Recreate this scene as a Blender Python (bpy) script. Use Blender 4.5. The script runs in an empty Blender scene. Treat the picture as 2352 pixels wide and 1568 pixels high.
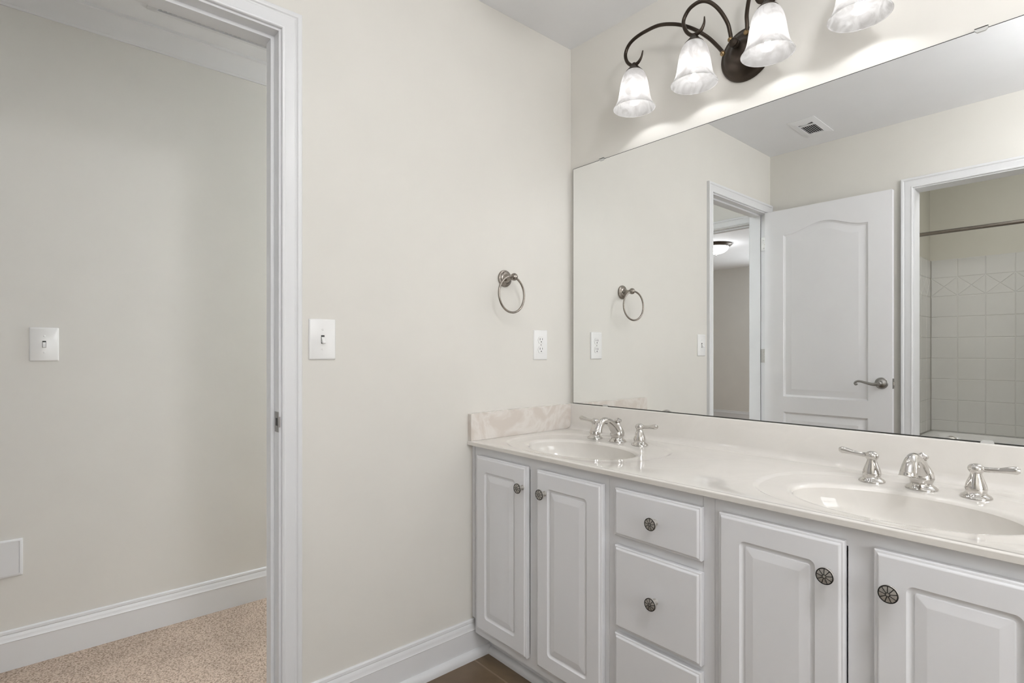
import bpy, bmesh, math, random
from mathutils import Vector, Matrix
random.seed(7)
S = bpy.context.scene
COL = S.collection
PI = math.pi

# ------------------------------------------------------------------ camera, world, exposure
# x runs along the mirror wall away from the corner, y into the mirror wall (room at y < 0), z up; metres
cam_d = bpy.data.cameras.new('camera')
cam = bpy.data.objects.new('camera', cam_d)
COL.objects.link(cam)
cam.location = (1.6098, -1.7436, 1.1246)
cam.rotation_euler = (PI/2, 0, math.radians(90 - 41.0794))
cam_d.sensor_width = 36.0
cam_d.lens = 36.0 * 1242.665 / 2352.0
cam_d.shift_x = 0.0
cam_d.shift_y = (807.986 - 784.0) / 2352.0
cam_d.clip_start = 0.01
S.camera = cam
S.view_settings.view_transform = 'Standard'
S.view_settings.look = 'None'
S.view_settings.exposure = 0.14
S.view_settings.gamma = 1.0
S.view_settings.use_curve_mapping = False
S.cycles.max_bounces = 10
S.cycles.diffuse_bounces = 5
S.cycles.glossy_bounces = 5
S.cycles.transmission_bounces = 4
S.cycles.sample_clamp_indirect = 14.0
S.cycles.use_denoising = True
S.cycles.adaptive_threshold = 0.015

W = bpy.data.worlds.new('sky')
S.world = W
W.use_nodes = True
wn = W.node_tree
bgn = wn.nodes['Background']
sky = wn.nodes.new('ShaderNodeTexSky')
sky.sky_type = 'HOSEK_WILKIE'
wn.links.new(sky.outputs['Color'], bgn.inputs['Color'])
bgn.inputs['Strength'].default_value = 0.6

BULB = 120.0          # emission of the vanity bulbs
def area_light(name, loc, rot, sx, sy, power, color=(1, 1, 1)):
    d = bpy.data.lights.new(name, 'AREA')
    d.shape = 'RECTANGLE'; d.size = sx; d.size_y = sy; d.energy = power; d.color = color
    o = bpy.data.objects.new(name, d); COL.objects.link(o)
    o.location = loc; o.rotation_euler = rot
    return o
# added fill lights behind two invented, unseen windows: bathroom right wall, bedroom far wall
area_light('added_bathroom_fill', (3.31, -1.30, 1.40), (0, PI/2, 0), 1.30, 1.2, 25.5, (0.99, 0.995, 1.0))
area_light('added_bedroom_fill', (-0.90, -6.66, 1.35), (PI/2, 0, 0), 1.1, 1.3, 62.0, (0.92, 0.96, 1.0))

# ------------------------------------------------------------------ materials
def mat(name, col, rough=0.5, metal=0.0, spec=0.5, var=0.0, var_scale=6.0, bump=0.0, bump_scale=120.0, coat=0.0, aniso=0.0):
    m = bpy.data.materials.new(name); m.use_nodes = True
    nt = m.node_tree; b = nt.nodes['Principled BSDF']
    b.inputs['Base Color'].default_value = (*col, 1)
    b.inputs['Roughness'].default_value = rough
    b.inputs['Metallic'].default_value = metal
    b.inputs['Specular IOR Level'].default_value = spec
    b.inputs['Coat Weight'].default_value = coat
    if coat: b.inputs['Coat Roughness'].default_value = 0.06
    tc = nt.nodes.new('ShaderNodeTexCoord')
    if var:
        n = nt.nodes.new('ShaderNodeTexNoise'); n.inputs['Scale'].default_value = var_scale; n.inputs['Detail'].default_value = 4
        nt.links.new(tc.outputs['Object'], n.inputs['Vector'])
        r = nt.nodes.new('ShaderNodeValToRGB')
        r.color_ramp.elements[0].position = 0.3; r.color_ramp.elements[1].position = 0.7
        r.color_ramp.elements[0].color = (*[c*(1-var) for c in col], 1)
        r.color_ramp.elements[1].color = (*[min(1, c*(1+var)) for c in col], 1)
        nt.links.new(n.outputs['Fac'], r.inputs['Fac']); nt.links.new(r.outputs['Color'], b.inputs['Base Color'])
    if bump:
        n2 = nt.nodes.new('ShaderNodeTexNoise'); n2.inputs['Scale'].default_value = bump_scale; n2.inputs['Detail'].default_value = 3
        nt.links.new(tc.outputs['Object'], n2.inputs['Vector'])
        bp = nt.nodes.new('ShaderNodeBump'); bp.inputs['Strength'].default_value = bump; bp.inputs['Distance'].default_value = 0.002
        nt.links.new(n2.outputs['Fac'], bp.inputs['Height']); nt.links.new(bp.outputs['Normal'], b.inputs['Normal'])
    return m

def emit(name, col, strength):
    m = bpy.data.materials.new(name); m.use_nodes = True
    nt = m.node_tree; nt.nodes.clear()
    e = nt.nodes.new('ShaderNodeEmission'); o = nt.nodes.new('ShaderNodeOutputMaterial')
    e.inputs['Color'].default_value = (*col, 1); e.inputs['Strength'].default_value = strength
    nt.links.new(e.outputs['Emission'], o.inputs['Surface'])
    return m

M = {}
M['paint'] = mat('wall_paint', (0.725, 0.706, 0.66), 0.55, spec=0.3, var=0.012, bump=0.06, bump_scale=90)
M['paint_hall'] = mat('hall_wall_paint', (0.725, 0.71, 0.672), 0.55, spec=0.3, var=0.012, bump=0.06, bump_scale=90)
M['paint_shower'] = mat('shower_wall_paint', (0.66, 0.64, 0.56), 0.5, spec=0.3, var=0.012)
M['ceiling'] = mat('ceiling_paint', (0.83, 0.835, 0.85), 0.75, spec=0.2, var=0.01, bump=0.05)
M['trim'] = mat('white_trim_paint', (0.745, 0.75, 0.76), 0.32, spec=0.5, var=0.01, bump=0.02, bump_scale=40)
M['cab'] = mat('white_cabinet_paint', (0.78, 0.785, 0.805), 0.38, spec=0.45, var=0.01, bump=0.03, bump_scale=60)
M['cab_in'] = mat('cabinet_interior', (0.5, 0.49, 0.46), 0.6)
M['door'] = mat('white_door_paint', (0.80, 0.80, 0.815), 0.38, spec=0.45, var=0.01, bump=0.03, bump_scale=50)
M['plastic'] = mat('white_plastic', (0.84, 0.84, 0.83), 0.22, spec=0.5, var=0.01)
M['slot'] = mat('dark_slot', (0.03, 0.03, 0.03), 0.6, var=0.1)
M['chrome'] = mat('polished_nickel', (0.62, 0.60, 0.575), 0.09, metal=1.0, var=0.01)
M['nickel'] = mat('brushed_nickel', (0.31, 0.28, 0.25), 0.27, metal=1.0, var=0.06, var_scale=40)
M['satin'] = mat('satin_nickel', (0.36, 0.35, 0.335), 0.42, metal=1.0, var=0.05, var_scale=40)
M['bronze'] = mat('oil_rubbed_bronze', (0.055, 0.042, 0.032), 0.34, metal=0.75, spec=0.5, var=0.25, var_scale=18)
M['brass'] = mat('aged_brass', (0.30, 0.21, 0.11), 0.32, metal=1.0, var=0.2, var_scale=60)
M['pewter'] = mat('antique_pewter', (0.46, 0.44, 0.41), 0.42, metal=0.6, var=0.2, var_scale=150)
M['black'] = mat('blackened_metal', (0.015, 0.014, 0.013), 0.5, metal=0.3, var=0.1)
M['dark'] = mat('dark_duct', (0.01, 0.01, 0.01), 0.8, var=0.1)
M['tub'] = mat('white_tub_enamel', (0.82, 0.81, 0.78), 0.15, var=0.01)
M['bulb'] = emit('lit_bulb', (0.985, 0.985, 1.0), BULB)
M['dome'] = emit('lit_dome_glass', (0.97, 0.98, 1.0), 26.0)

M['fill_hall'] = emit('added_hall_glow', (0.88, 0.94, 1.0), 195.0)  # glow of the added hall fill light
M['fill_bath'] = emit('added_bath_glow', (0.985, 0.985, 1.0), 44.0)  # glow of the added bathroom globe
M['fill_vanity'] = emit('added_vanity_glow', (0.985, 0.985, 1.0), 4.0)  # glow of the added fill above the vanity
M['fill_shower'] = emit('added_shower_glow', (0.98, 0.985, 1.0), 25.0)  # glow of the added shower fill

def marble(name, base, vein, rough):
    m = mat(name, base, rough, spec=0.5, coat=0.35)
    nt = m.node_tree; b = nt.nodes['Principled BSDF']
    tc = nt.nodes.new('ShaderNodeTexCoord')
    w = nt.nodes.new('ShaderNodeTexNoise'); w.inputs['Scale'].default_value = 5.0; w.inputs['Detail'].default_value = 5; w.inputs['Distortion'].default_value = 2.2
    nt.links.new(tc.outputs['Object'], w.inputs['Vector'])
    r = nt.nodes.new('ShaderNodeValToRGB')
    e = r.color_ramp.elements
    e[0].position = 0.40; e[0].color = (*base, 1); e[1].position = 0.62; e[1].color = (*base, 1)
    k = e.new(0.52); k.color = (*vein, 1)
    nt.links.new(w.outputs['Fac'], r.inputs['Fac']); nt.links.new(r.outputs['Color'], b.inputs['Base Color'])
    return m
M['marble'] = marble('cultured_marble', (0.73, 0.705, 0.665), (0.745, 0.72, 0.68), 0.035)
M['marble_side'] = marble('swirled_cultured_marble', (0.66, 0.60, 0.545), (0.75, 0.71, 0.665), 0.05)

# alabaster lamp glass: light passes through it from the bulb inside
def shade_glass():
    m = bpy.data.materials.new('alabaster_glass'); m.use_nodes = True
    nt = m.node_tree; nt.nodes.clear()
    o = nt.nodes.new('ShaderNodeOutputMaterial')
    d = nt.nodes.new('ShaderNodeBsdfDiffuse'); t = nt.nodes.new('ShaderNodeBsdfTranslucent'); g = nt.nodes.new('ShaderNodeBsdfGlossy')
    tr = nt.nodes.new('ShaderNodeBsdfTransparent')
    tc = nt.nodes.new('ShaderNodeTexCoord'); n = nt.nodes.new('ShaderNodeTexNoise')
    n.inputs['Scale'].default_value = 14; n.inputs['Detail'].default_value = 5; n.inputs['Distortion'].default_value = 2.5
    nt.links.new(tc.outputs['Object'], n.inputs['Vector'])
    r = nt.nodes.new('ShaderNodeValToRGB')
    r.color_ramp.elements[0].position = 0.35; r.color_ramp.elements[0].color = (0.50, 0.485, 0.47, 1)
    r.color_ramp.elements[1].position = 0.6; r.color_ramp.elements[1].color = (0.68, 0.67, 0.66, 1)
    nt.links.new(n.outputs['Fac'], r.inputs['Fac'])
    d.inputs['Color'].default_value = (0.13, 0.127, 0.123, 1); nt.links.new(r.outputs['Color'], t.inputs['Color'])
    g.inputs['Roughness'].default_value = 0.12
    a = nt.nodes.new('ShaderNodeMixShader'); a.inputs[0].default_value = 0.55
    nt.links.new(d.outputs[0], a.inputs[1]); nt.links.new(t.outputs[0], a.inputs[2])
    c = nt.nodes.new('ShaderNodeMixShader'); c.inputs[0].default_value = 0.04
    nt.links.new(a.outputs[0], c.inputs[1]); nt.links.new(tr.outputs[0], c.inputs[2])
    f = nt.nodes.new('ShaderNodeMixShader'); f.inputs[0].default_value = 0.05
    nt.links.new(c.outputs[0], f.inputs[1]); nt.links.new(g.outputs[0], f.inputs[2])
    em = nt.nodes.new('ShaderNodeEmission'); em.inputs['Strength'].default_value = 0.42      # the glass of a lit lamp glows
    nt.links.new(r.outputs['Color'], em.inputs['Color'])
    ad = nt.nodes.new('ShaderNodeAddShader')
    nt.links.new(f.outputs[0], ad.inputs[0]); nt.links.new(em.outputs[0], ad.inputs[1])
    nt.links.new(ad.outputs[0], o.inputs['Surface'])
    return m
M['shade'] = shade_glass()

def mirror_mat():
    m = bpy.data.materials.new('silvered_mirror'); m.use_nodes = True
    nt = m.node_tree; nt.nodes.clear()
    o = nt.nodes.new('ShaderNodeOutputMaterial'); g = nt.nodes.new('ShaderNodeBsdfGlossy')
    g.inputs['Roughness'].default_value = 0.0; g.inputs['Color'].default_value = (0.93, 0.94, 0.935, 1)
    nt.links.new(g.outputs[0], o.inputs['Surface'])
    return m
M['mirror'] = mirror_mat()
M['mirror_edge'] = mat('mirror_edge', (0.035, 0.035, 0.032), 0.3, var=0.1)

def clear_mat():
    m = mat('clear_plastic', (0.80, 0.80, 0.78), 0.12, var=0.01)
    m.node_tree.nodes['Principled BSDF'].inputs['Transmission Weight'].default_value = 0.35
    return m
M['clip'] = clear_mat()

def glass_mat():
    m = bpy.data.materials.new('window_glass'); m.use_nodes = True
    nt = m.node_tree; nt.nodes.clear()
    o = nt.nodes.new('ShaderNodeOutputMaterial'); t = nt.nodes.new('ShaderNodeBsdfTransparent'); g = nt.nodes.new('ShaderNodeBsdfGlossy')
    g.inputs['Roughness'].default_value = 0.0
    a = nt.nodes.new('ShaderNodeMixShader'); a.inputs[0].default_value = 0.06
    nt.links.new(t.outputs[0], a.inputs[1]); nt.links.new(g.outputs[0], a.inputs[2]); nt.links.new(a.outputs[0], o.inputs['Surface'])
    return m
M['glass'] = glass_mat()

def floor_tile():
    m = mat('brown_floor_tile', (0.2, 0.15, 0.1), 0.35, spec=0.5)
    nt = m.node_tree; b = nt.nodes['Principled BSDF']
    tc = nt.nodes.new('ShaderNodeTexCoord'); mp = nt.nodes.new('ShaderNodeMapping')
    mp.inputs['Location'].default_value = (-0.36, 0.5425, 0)
    nt.links.new(tc.outputs['Object'], mp.inputs['Vector'])
    br = nt.nodes.new('ShaderNodeTexBrick'); br.offset = 0.0; br.squash = 1.0
    br.inputs['Scale'].default_value = 1.0; br.inputs['Brick Width'].default_value = 0.335; br.inputs['Row Height'].default_value = 0.335
    br.inputs['Mortar Size'].default_value = 0.0035; br.inputs['Mortar Smooth'].default_value = 0.15
    nt.links.new(mp.outputs['Vector'], br.inputs['Vector'])
    n = nt.nodes.new('ShaderNodeTexNoise'); n.inputs['Scale'].default_value = 7; n.inputs['Detail'].default_value = 8; n.inputs['Distortion'].default_value = 0.6
    nt.links.new(tc.outputs['Object'], n.inputs['Vector'])
    r = nt.nodes.new('ShaderNodeValToRGB')
    r.color_ramp.elements[0].position = 0.3; r.color_ramp.elements[0].color = (0.135, 0.088, 0.052, 1)
    r.color_ramp.elements[1].position = 0.72; r.color_ramp.elements[1].color = (0.215, 0.155, 0.092, 1)
    nt.links.new(n.outputs['Fac'], r.inputs['Fac'])
    br.inputs['Mortar'].default_value = (0.25, 0.185, 0.125, 1)
    nt.links.new(r.outputs['Color'], br.inputs['Color1']); nt.links.new(r.outputs['Color'], br.inputs['Color2'])
    nt.links.new(br.outputs['Color'], b.inputs['Base Color'])
    bp = nt.nodes.new('ShaderNodeBump'); bp.inputs['Strength'].default_value = 0.4; bp.inputs['Distance'].default_value = 0.002; bp.invert = True
    nt.links.new(br.outputs['Fac'], bp.inputs['Height']); nt.links.new(bp.outputs['Normal'], b.inputs['Normal'])
    return m
M['floor'] = floor_tile()

def carpet():
    m = mat('beige_carpet', (0.4, 0.3, 0.22), 0.95, spec=0.1)
    nt = m.node_tree; b = nt.nodes['Principled BSDF']
    tc = nt.nodes.new('ShaderNodeTexCoord')
    v = nt.nodes.new('ShaderNodeTexNoise'); v.inputs['Scale'].default_value = 170; v.inputs['Detail'].default_value = 3; v.inputs['Roughness'].default_value = 0.6
    n = nt.nodes.new('ShaderNodeTexNoise'); n.inputs['Scale'].default_value = 3.5; n.inputs['Detail'].default_value = 2
    nt.links.new(tc.outputs['Object'], v.inputs['Vector']); nt.links.new(tc.outputs['Object'], n.inputs['Vector'])
    r = nt.nodes.new('ShaderNodeValToRGB')
    r.color_ramp.elements[0].position = 0.34; r.color_ramp.elements[0].color = (0.30, 0.225, 0.165, 1)
    r.color_ramp.elements[1].position = 0.58; r.color_ramp.elements[1].color = (0.68, 0.55, 0.45, 1)
    nt.links.new(v.outputs['Fac'], r.inputs['Fac'])
    r2 = nt.nodes.new('ShaderNodeValToRGB')
    r2.color_ramp.elements[0].position = 0.4; r2.color_ramp.elements[0].color = (0.84, 0.84, 0.84, 1)
    r2.color_ramp.elements[1].position = 0.62; r2.color_ramp.elements[1].color = (1, 1, 1, 1)
    nt.links.new(n.outputs['Fac'], r2.inputs['Fac'])
    mx = nt.nodes.new('ShaderNodeMix'); mx.data_type = 'RGBA'; mx.blend_type = 'MULTIPLY'; mx.inputs['Factor'].default_value = 1.0
    nt.links.new(r.outputs['Color'], mx.inputs['A']); nt.links.new(r2.outputs['Color'], mx.inputs['B'])
    nt.links.new(mx.outputs['Result'], b.inputs['Base Color'])
    bp = nt.nodes.new('ShaderNodeBump'); bp.inputs['Strength'].default_value = 1.0; bp.inputs['Distance'].default_value = 0.006
    nt.links.new(v.outputs['Fac'], bp.inputs['Height']); nt.links.new(bp.outputs['Normal'], b.inputs['Normal'])
    return m
M['carpet'] = carpet()
M['tile'] = mat('white_wall_tile', (0.70, 0.69, 0.655), 0.2, spec=0.5, var=0.02, var_scale=3)
M['grout'] = mat('wall_tile_grout', (0.66, 0.65, 0.61), 0.7, var=0.03, var_scale=30)

# ------------------------------------------------------------------ mesh helpers (all in world coordinates)
ORG = {}
class MB:
    def __init__(self): self.v = []; self.f = []; self.mi = []
    def add(self, vs, fs, mi=0):
        n = len(self.v); self.v += [tuple(p) for p in vs]; self.f += [tuple(i+n for i in q) for q in fs]; self.mi += [mi]*len(fs); return self
    def box(self, x0, x1, y0, y1, z0, z1, mi=0):
        vs = [(x, y, z) for x in (x0, x1) for y in (y0, y1) for z in (z0, z1)]
        return self.add(vs, [(0,1,3,2),(4,6,7,5),(0,4,5,1),(2,3,7,6),(0,2,6,4),(1,5,7,3)], mi)
    def grid_loops(self, loops, close=True, cap0=False, cap1=False, mi=0):
        n = len(loops[0]); vs = [p for l in loops for p in l]; fs = []
        m = n if close else n-1
        for k in range(len(loops)-1):
            for i in range(m):
                a = k*n+i; b = k*n+(i+1) % n
                fs.append((a, b, b+n, a+n))
        if cap0: fs.append(tuple(range(n-1, -1, -1)))
        if cap1: fs.append(tuple(range((len(loops)-1)*n, len(loops)*n)))
        return self.add(vs, fs, mi)
    def lathe(self, prof, c, axis='z', n=32, cap0=True, cap1=True, mi=0, sx=1.0):
        # prof: (radius, height along axis)
        L = []
        for r, h in prof:
            ring = []
            for i in range(n):
                a = 2*PI*i/n; u, w = r*math.cos(a)*sx, r*math.sin(a)
                if axis == 'z': p = (c[0]+u, c[1]+w, c[2]+h)
                elif axis == 'y': p = (c[0]+u, c[1]+h, c[2]+w)
                else: p = (c[0]+h, c[1]+u, c[2]+w)
                ring.append(p)
            L.append(ring)
        return self.grid_loops(L, True, cap0, cap1, mi)
    def tube(self, pts, rad, n=14, cap=True, closed=False, mi=0):
        pts = [Vector(p) for p in pts]
        if not hasattr(rad, '__len__'): rad = [rad]*len(pts)
        N = len(pts); T = []
        for i in range(N):
            a = pts[(i-1) % N] if closed or i > 0 else pts[i]; b = pts[(i+1) % N] if closed or i < N-1 else pts[i]
            T.append((b-a).normalized())
        up = Vector((0, 0, 1)) if abs(T[0].z) < 0.9 else Vector((1, 0, 0))
        nrm = (up - T[0]*up.dot(T[0])).normalized(); L = []
        for i in range(N):
            nrm = (nrm - T[i]*nrm.dot(T[i])).normalized(); bn = T[i].cross(nrm)
            L.append([tuple(pts[i] + (nrm*math.cos(2*PI*k/n) + bn*math.sin(2*PI*k/n))*rad[i]) for k in range(n)])
        if closed: L.append(L[0]); cap = False
        return self.grid_loops(L, True, cap, cap, mi)
    def sphere(self, c, r, n=20, m=12, sc=(1, 1, 1), mi=0):
        L = []
        for j in range(m+1):
            t = -PI/2 + PI*j/m; rr = max(math.cos(t), 1e-4)
            L.append([(c[0]+r*rr*math.cos(2*PI*i/n)*sc[0], c[1]+r*rr*math.sin(2*PI*i/n)*sc[1], c[2]+r*math.sin(t)*sc[2]) for i in range(n)])
        return self.grid_loops(L, True, True, True, mi)
    def sweep(self, prof, fn, ts, caps=True, mi=0):
        # prof: closed polygon (p, q); fn(t, p, q) -> world point
        return self.grid_loops([[fn(t, p, q) for p, q in prof] for t in ts], True, caps, caps, mi)
    def build(self, name, m, parent=None, smooth=35, kind=None, merge=0.0):
        me = bpy.data.meshes.new(name)
        root = parent
        while root is not None and root.parent is not None: root = root.parent
        if root is not None: o0 = ORG[root.name]
        else:
            xs, ys, zs = zip(*self.v); o0 = Vector(((min(xs)+max(xs))/2, (min(ys)+max(ys))/2, min(zs)))
        me.from_pydata([tuple(Vector(p)-o0) for p in self.v], [], self.f)
        bm = bmesh.new(); bm.from_mesh(me)
        if merge: bmesh.ops.remove_doubles(bm, verts=bm.verts, dist=merge)
        bmesh.ops.recalc_face_normals(bm, faces=bm.faces)
        bm.to_mesh(me); bm.free()
        if not isinstance(m, (list, tuple)): m = [m]
        for x in m: me.materials.append(M[x])
        if len(m) > 1:
            for p, i in zip(me.polygons, self.mi): p.material_index = i
        me.polygons.foreach_set('use_smooth', [True]*len(me.polygons))
        me.set_sharp_from_angle(angle=math.radians(smooth))
        o = bpy.data.objects.new(name, me); COL.objects.link(o)
        if root is None: o.location = o0; ORG[o.name] = o0
        else: o.parent = parent
        if kind: o['kind'] = kind
        return o

def thing(name, label, cat, loc, group=None, kind=None):
    o = bpy.data.objects.new(name, None); COL.objects.link(o)
    o.empty_display_size = 0.05
    o.location = loc; ORG[o.name] = Vector(loc)
    tag(o, label, cat, group, kind)
    return o
def tag(o, label=None, cat=None, group=None, kind=None):
    if label: o['label'] = label
    if cat: o['category'] = cat
    if group: o['group'] = group
    if kind: o['kind'] = kind
    return o
def dup(root, loc, label, group=None):
    def rec(o, parent):
        c = o.copy(); COL.objects.link(c)
        if parent is not None: c.parent = parent
        for ch in [k for k in bpy.data.objects if k.parent == o and k != c]: rec(ch, c)
        return c
    kids = list(bpy.data.objects)
    def rec2(o, parent):
        c = o.copy(); COL.objects.link(c)
        if parent is not None: c.parent = parent
        for ch in kids:
            if ch.parent == o: rec2(ch, c)
        return c
    r = rec2(root, None); r.location = loc; ORG[r.name] = Vector(loc); r['label'] = label
    if group: r['group'] = group
    return r
def struct(mb, name, m, parent=None, label=None, cat=None, **k):
    o = mb.build(name, m, parent, **k)
    if parent is None: tag(o, label, cat, None, 'structure')
    return o

def catmull(P, per=8):
    P = [Vector(p) for p in P]; out = []
    Q = [P[0]*2-P[1]] + P + [P[-1]*2-P[-2]]
    for i in range(1, len(Q)-2):
        a, b, c, d = Q[i-1:i+3]
        for k in range(per):
            t = k/per
            out.append(0.5*((2*b) + (c-a)*t + (2*a-5*b+4*c-d)*t*t + (3*b-a-3*c+d)*t**3))
    out.append(P[-1]); return out
def lerp_list(vals, n):
    out = []
    for i in range(n):
        t = i/(n-1)*(len(vals)-1); k = min(int(t), len(vals)-2); out.append(vals[k]+(vals[k+1]-vals[k])*(t-k))
    return out
def rrect(x0, x1, z0, z1, r, n=6):
    P = []
    for cx, cz, a0 in ((x1-r, z1-r, 0), (x0+r, z1-r, PI/2), (x0+r, z0+r, PI), (x1-r, z0+r, 1.5*PI)):
        for k in range(n+1):
            a = a0 + PI/2*k/n; P.append((cx+r*math.cos(a), cz+r*math.sin(a)))
    return P

# casing: mitred U of a moulded profile; prof = (offset outward from the opening edge, projection)
CASING = [(0.0, 0.0), (0.0, 0.009), (0.002, 0.0115), (0.006, 0.0125), (0.009, 0.0105), (0.011, 0.0100), (0.034, 0.0135), (0.037, 0.0120), (0.040, 0.0130),
          (0.043, 0.0165), (0.047, 0.0180), (0.053, 0.0180), (0.055, 0.0160), (0.055, 0.0)]
def casing(name, plane, sgn, base, a0, a1, top, label, wide=1.0, bottom=0.0):
    mb = MB(); P = [(p*wide, q) for p, q in CASING]
    def pt(u, z, q):
        return (base+sgn*q, u, z) if plane == 'x' else (u, base+sgn*q, z)
    L = []
    L.append([pt(a0-p, bottom, q) for p, q in P]); L.append([pt(a0-p, top+p, q) for p, q in P])
    L.append([pt(a1+p, top+p, q) for p, q in P]); L.append([pt(a1+p, bottom, q) for p, q in P])
    mb.grid_loops(L, True, True, True)
    return struct(mb, name, 'trim', None, label, 'trim', smooth=25)

BASEP = [(0, 0), (0.0135, 0), (0.0135, 0.098), (0.0150, 0.1005), (0.0125, 0.1040), (0.0115, 0.112), (0.0085, 0.122), (0.0065, 0.1245), (0.0085, 0.127), (0.0075, 0.135), (0.004, 0.1385), (0, 0.1385)]
SHOEP = [(0.0, 0), (0.018, 0), (0.018, 0.010), (0.0165, 0.018), (0.012, 0.024), (0.006, 0.028), (0.0, 0.029)]
def baseboard(name, plane, sgn, base, a0, a1, label, shoe=True, z0=0.0):
    mb = MB()
    fn = (lambda t, p, q: (base+sgn*p, t, z0+q)) if plane == 'x' else (lambda t, p, q: (t, base+sgn*p, z0+q))
    mb.sweep(BASEP, fn, (a0, a1))
    o = struct(mb, name, 'trim', None, label, 'baseboard', smooth=30)
    if shoe:
        m2 = MB()
        f2 = (lambda t, p, q: (base+sgn*(0.0135+p), t, z0+q)) if plane == 'x' else (lambda t, p, q: (t, base+sgn*(0.0135+p), z0+q))
        m2.sweep(SHOEP, f2, (a0, a1)); m2.build('shoe_molding', 'trim', o, smooth=40)
    return o

def wall_x(name, x0, x1, y0, y1, z1, openings, m, label, z0=0.0):
    """wall slab with its faces at x0, x1; openings (ya, yb, za, zb)"""
    mb = MB(); ys = y0
    for ya, yb, za, zb in sorted(openings):
        mb.box(x0, x1, ys, ya, z0, z1)
        if za > z0: mb.box(x0, x1, ya, yb, z0, za)
        mb.box(x0, x1, ya, yb, zb, z1); ys = yb
    mb.box(x0, x1, ys, y1, z0, z1)
    return struct(mb, name, m, None, label, 'wall')
def wall_y(name, y0, y1, x0, x1, z1, openings, m, label, z0=0.0):
    mb = MB(); xs = x0
    for xa, xb, za, zb in sorted(openings):
        mb.box(xs, xa, y0, y1, z0, z1)
        if za > z0: mb.box(xa, xb, y0, y1, z0, za)
        mb.box(xa, xb, y0, y1, zb, z1); xs = xb
    mb.box(xs, x1, y0, y1, z0, z1)
    return struct(mb, name, m, None, label, 'wall')

# ------------------------------------------------------------------ the rooms
D = -1.995; XR = 3.20; CE = 2.44; T = 0.11
JR, JL, JT = -1.228, -1.940, 2.046          # door jamb faces and head of the bathroom door
SX0, SX1 = 0.800, 1.562                     # shower doorway
YB = -3.36                                  # tiled wall behind the tub
HX, HC, HE = -1.0, 2.42, -2.115             # hall wall, hall ceiling, hall end wall
wall_x('wall_left', -T, 0, D-0.115, 1.3, CE, [(JL-0.018, JR+0.018, 0, JT+0.018)], 'paint', 'cream painted wall with the bathroom doorway and the towel ring')
wall_y('wall_back', 0, 0.12, 0, XR+0.12, CE, [], 'paint', 'cream painted wall behind the long mirror')
wall_y('wall_front', D-0.115, D, 0, XR+0.12, CE, [(SX0-0.018, SX1+0.018, 0, JT+0.018)], 'paint', 'cream wall seen in the mirror, with the shower doorway')
wall_x('wall_right', XR, XR+0.12, -3.48, 0, CE, [(-1.90, -0.70, 0.75, 2.05)], 'paint', 'cream wall beyond the vanity end')
mb = MB().box(-0.0, XR+0.12, D-0.115, 0.12, CE, CE+0.1); struct(mb, 'ceiling', 'ceiling', None, 'flat white bathroom ceiling', 'ceiling')
mb = MB().box(-0.02, XR+0.12, -3.48, 0.12, -0.1, 0.0); struct(mb, 'floor', 'floor', None, 'brown ceramic tile bathroom floor with tan grout', 'floor')
# shower room
TX0, TX1 = 0.600, 2.12
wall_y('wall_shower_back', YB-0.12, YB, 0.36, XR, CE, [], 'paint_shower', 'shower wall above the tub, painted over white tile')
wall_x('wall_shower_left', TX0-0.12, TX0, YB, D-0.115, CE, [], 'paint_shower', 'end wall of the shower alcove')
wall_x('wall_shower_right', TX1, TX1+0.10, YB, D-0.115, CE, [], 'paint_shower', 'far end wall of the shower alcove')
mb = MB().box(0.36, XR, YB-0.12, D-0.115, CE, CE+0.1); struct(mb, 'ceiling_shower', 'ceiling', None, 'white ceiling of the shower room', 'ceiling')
# hall and bedroom across it
wall_x('wall_hall', HX-0.12, HX, HE-0.12, 1.3, CE, [], 'paint_hall', 'cream hallway wall seen through the doorway')
wall_y('wall_hall_end', HE-0.115, HE, -4.0, -T+0.0, CE, [(-0.93, -0.17, 0, 2.06)], 'paint_hall', 'hallway end wall with the bedroom doorway')
wall_y('wall_hall_far', 1.3, 1.42, HX-0.12, 0.0, CE, [], 'paint_hall', 'far end wall of the hallway')
mb = MB().box(HX, -T, HE, 1.3, HC, CE+0.1); struct(mb, 'ceiling_hall', 'ceiling', None, 'white hallway ceiling', 'ceiling')
mb = MB().box(HX-0.0, -0.02, HE-0.115, 1.3, -0.1, 0.004); struct(mb, 'floor_hall', 'carpet', None, 'beige cut pile carpet in the hallway', 'floor')
wall_x('wall_bedroom_left', -4.12, -4.0, -6.62, HE, CE, [], 'paint_hall', 'bedroom side wall')
wall_x('wall_bedroom_right', -T, 0.0, -6.62, D-0.115, CE, [], 'paint_hall', 'other bedroom side wall')
wall_y('wall_bedroom_back', -6.62, -6.50, -4.0, -T, CE, [(-1.55, -0.25, 0.7, 2.0)], 'paint_hall', 'bedroom wall with the added window')
mb = MB().box(-4.0, -T, -6.5, HE-0.115, CE, CE+0.1); struct(mb, 'ceiling_bedroom', 'ceiling', None, 'white bedroom ceiling', 'ceiling')
mb = MB().box(-4.0, -T, -6.5, HE-0.115, -0.1, 0.004); struct(mb, 'floor_bedroom', 'carpet', None, 'beige bedroom carpet', 'floor')

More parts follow.
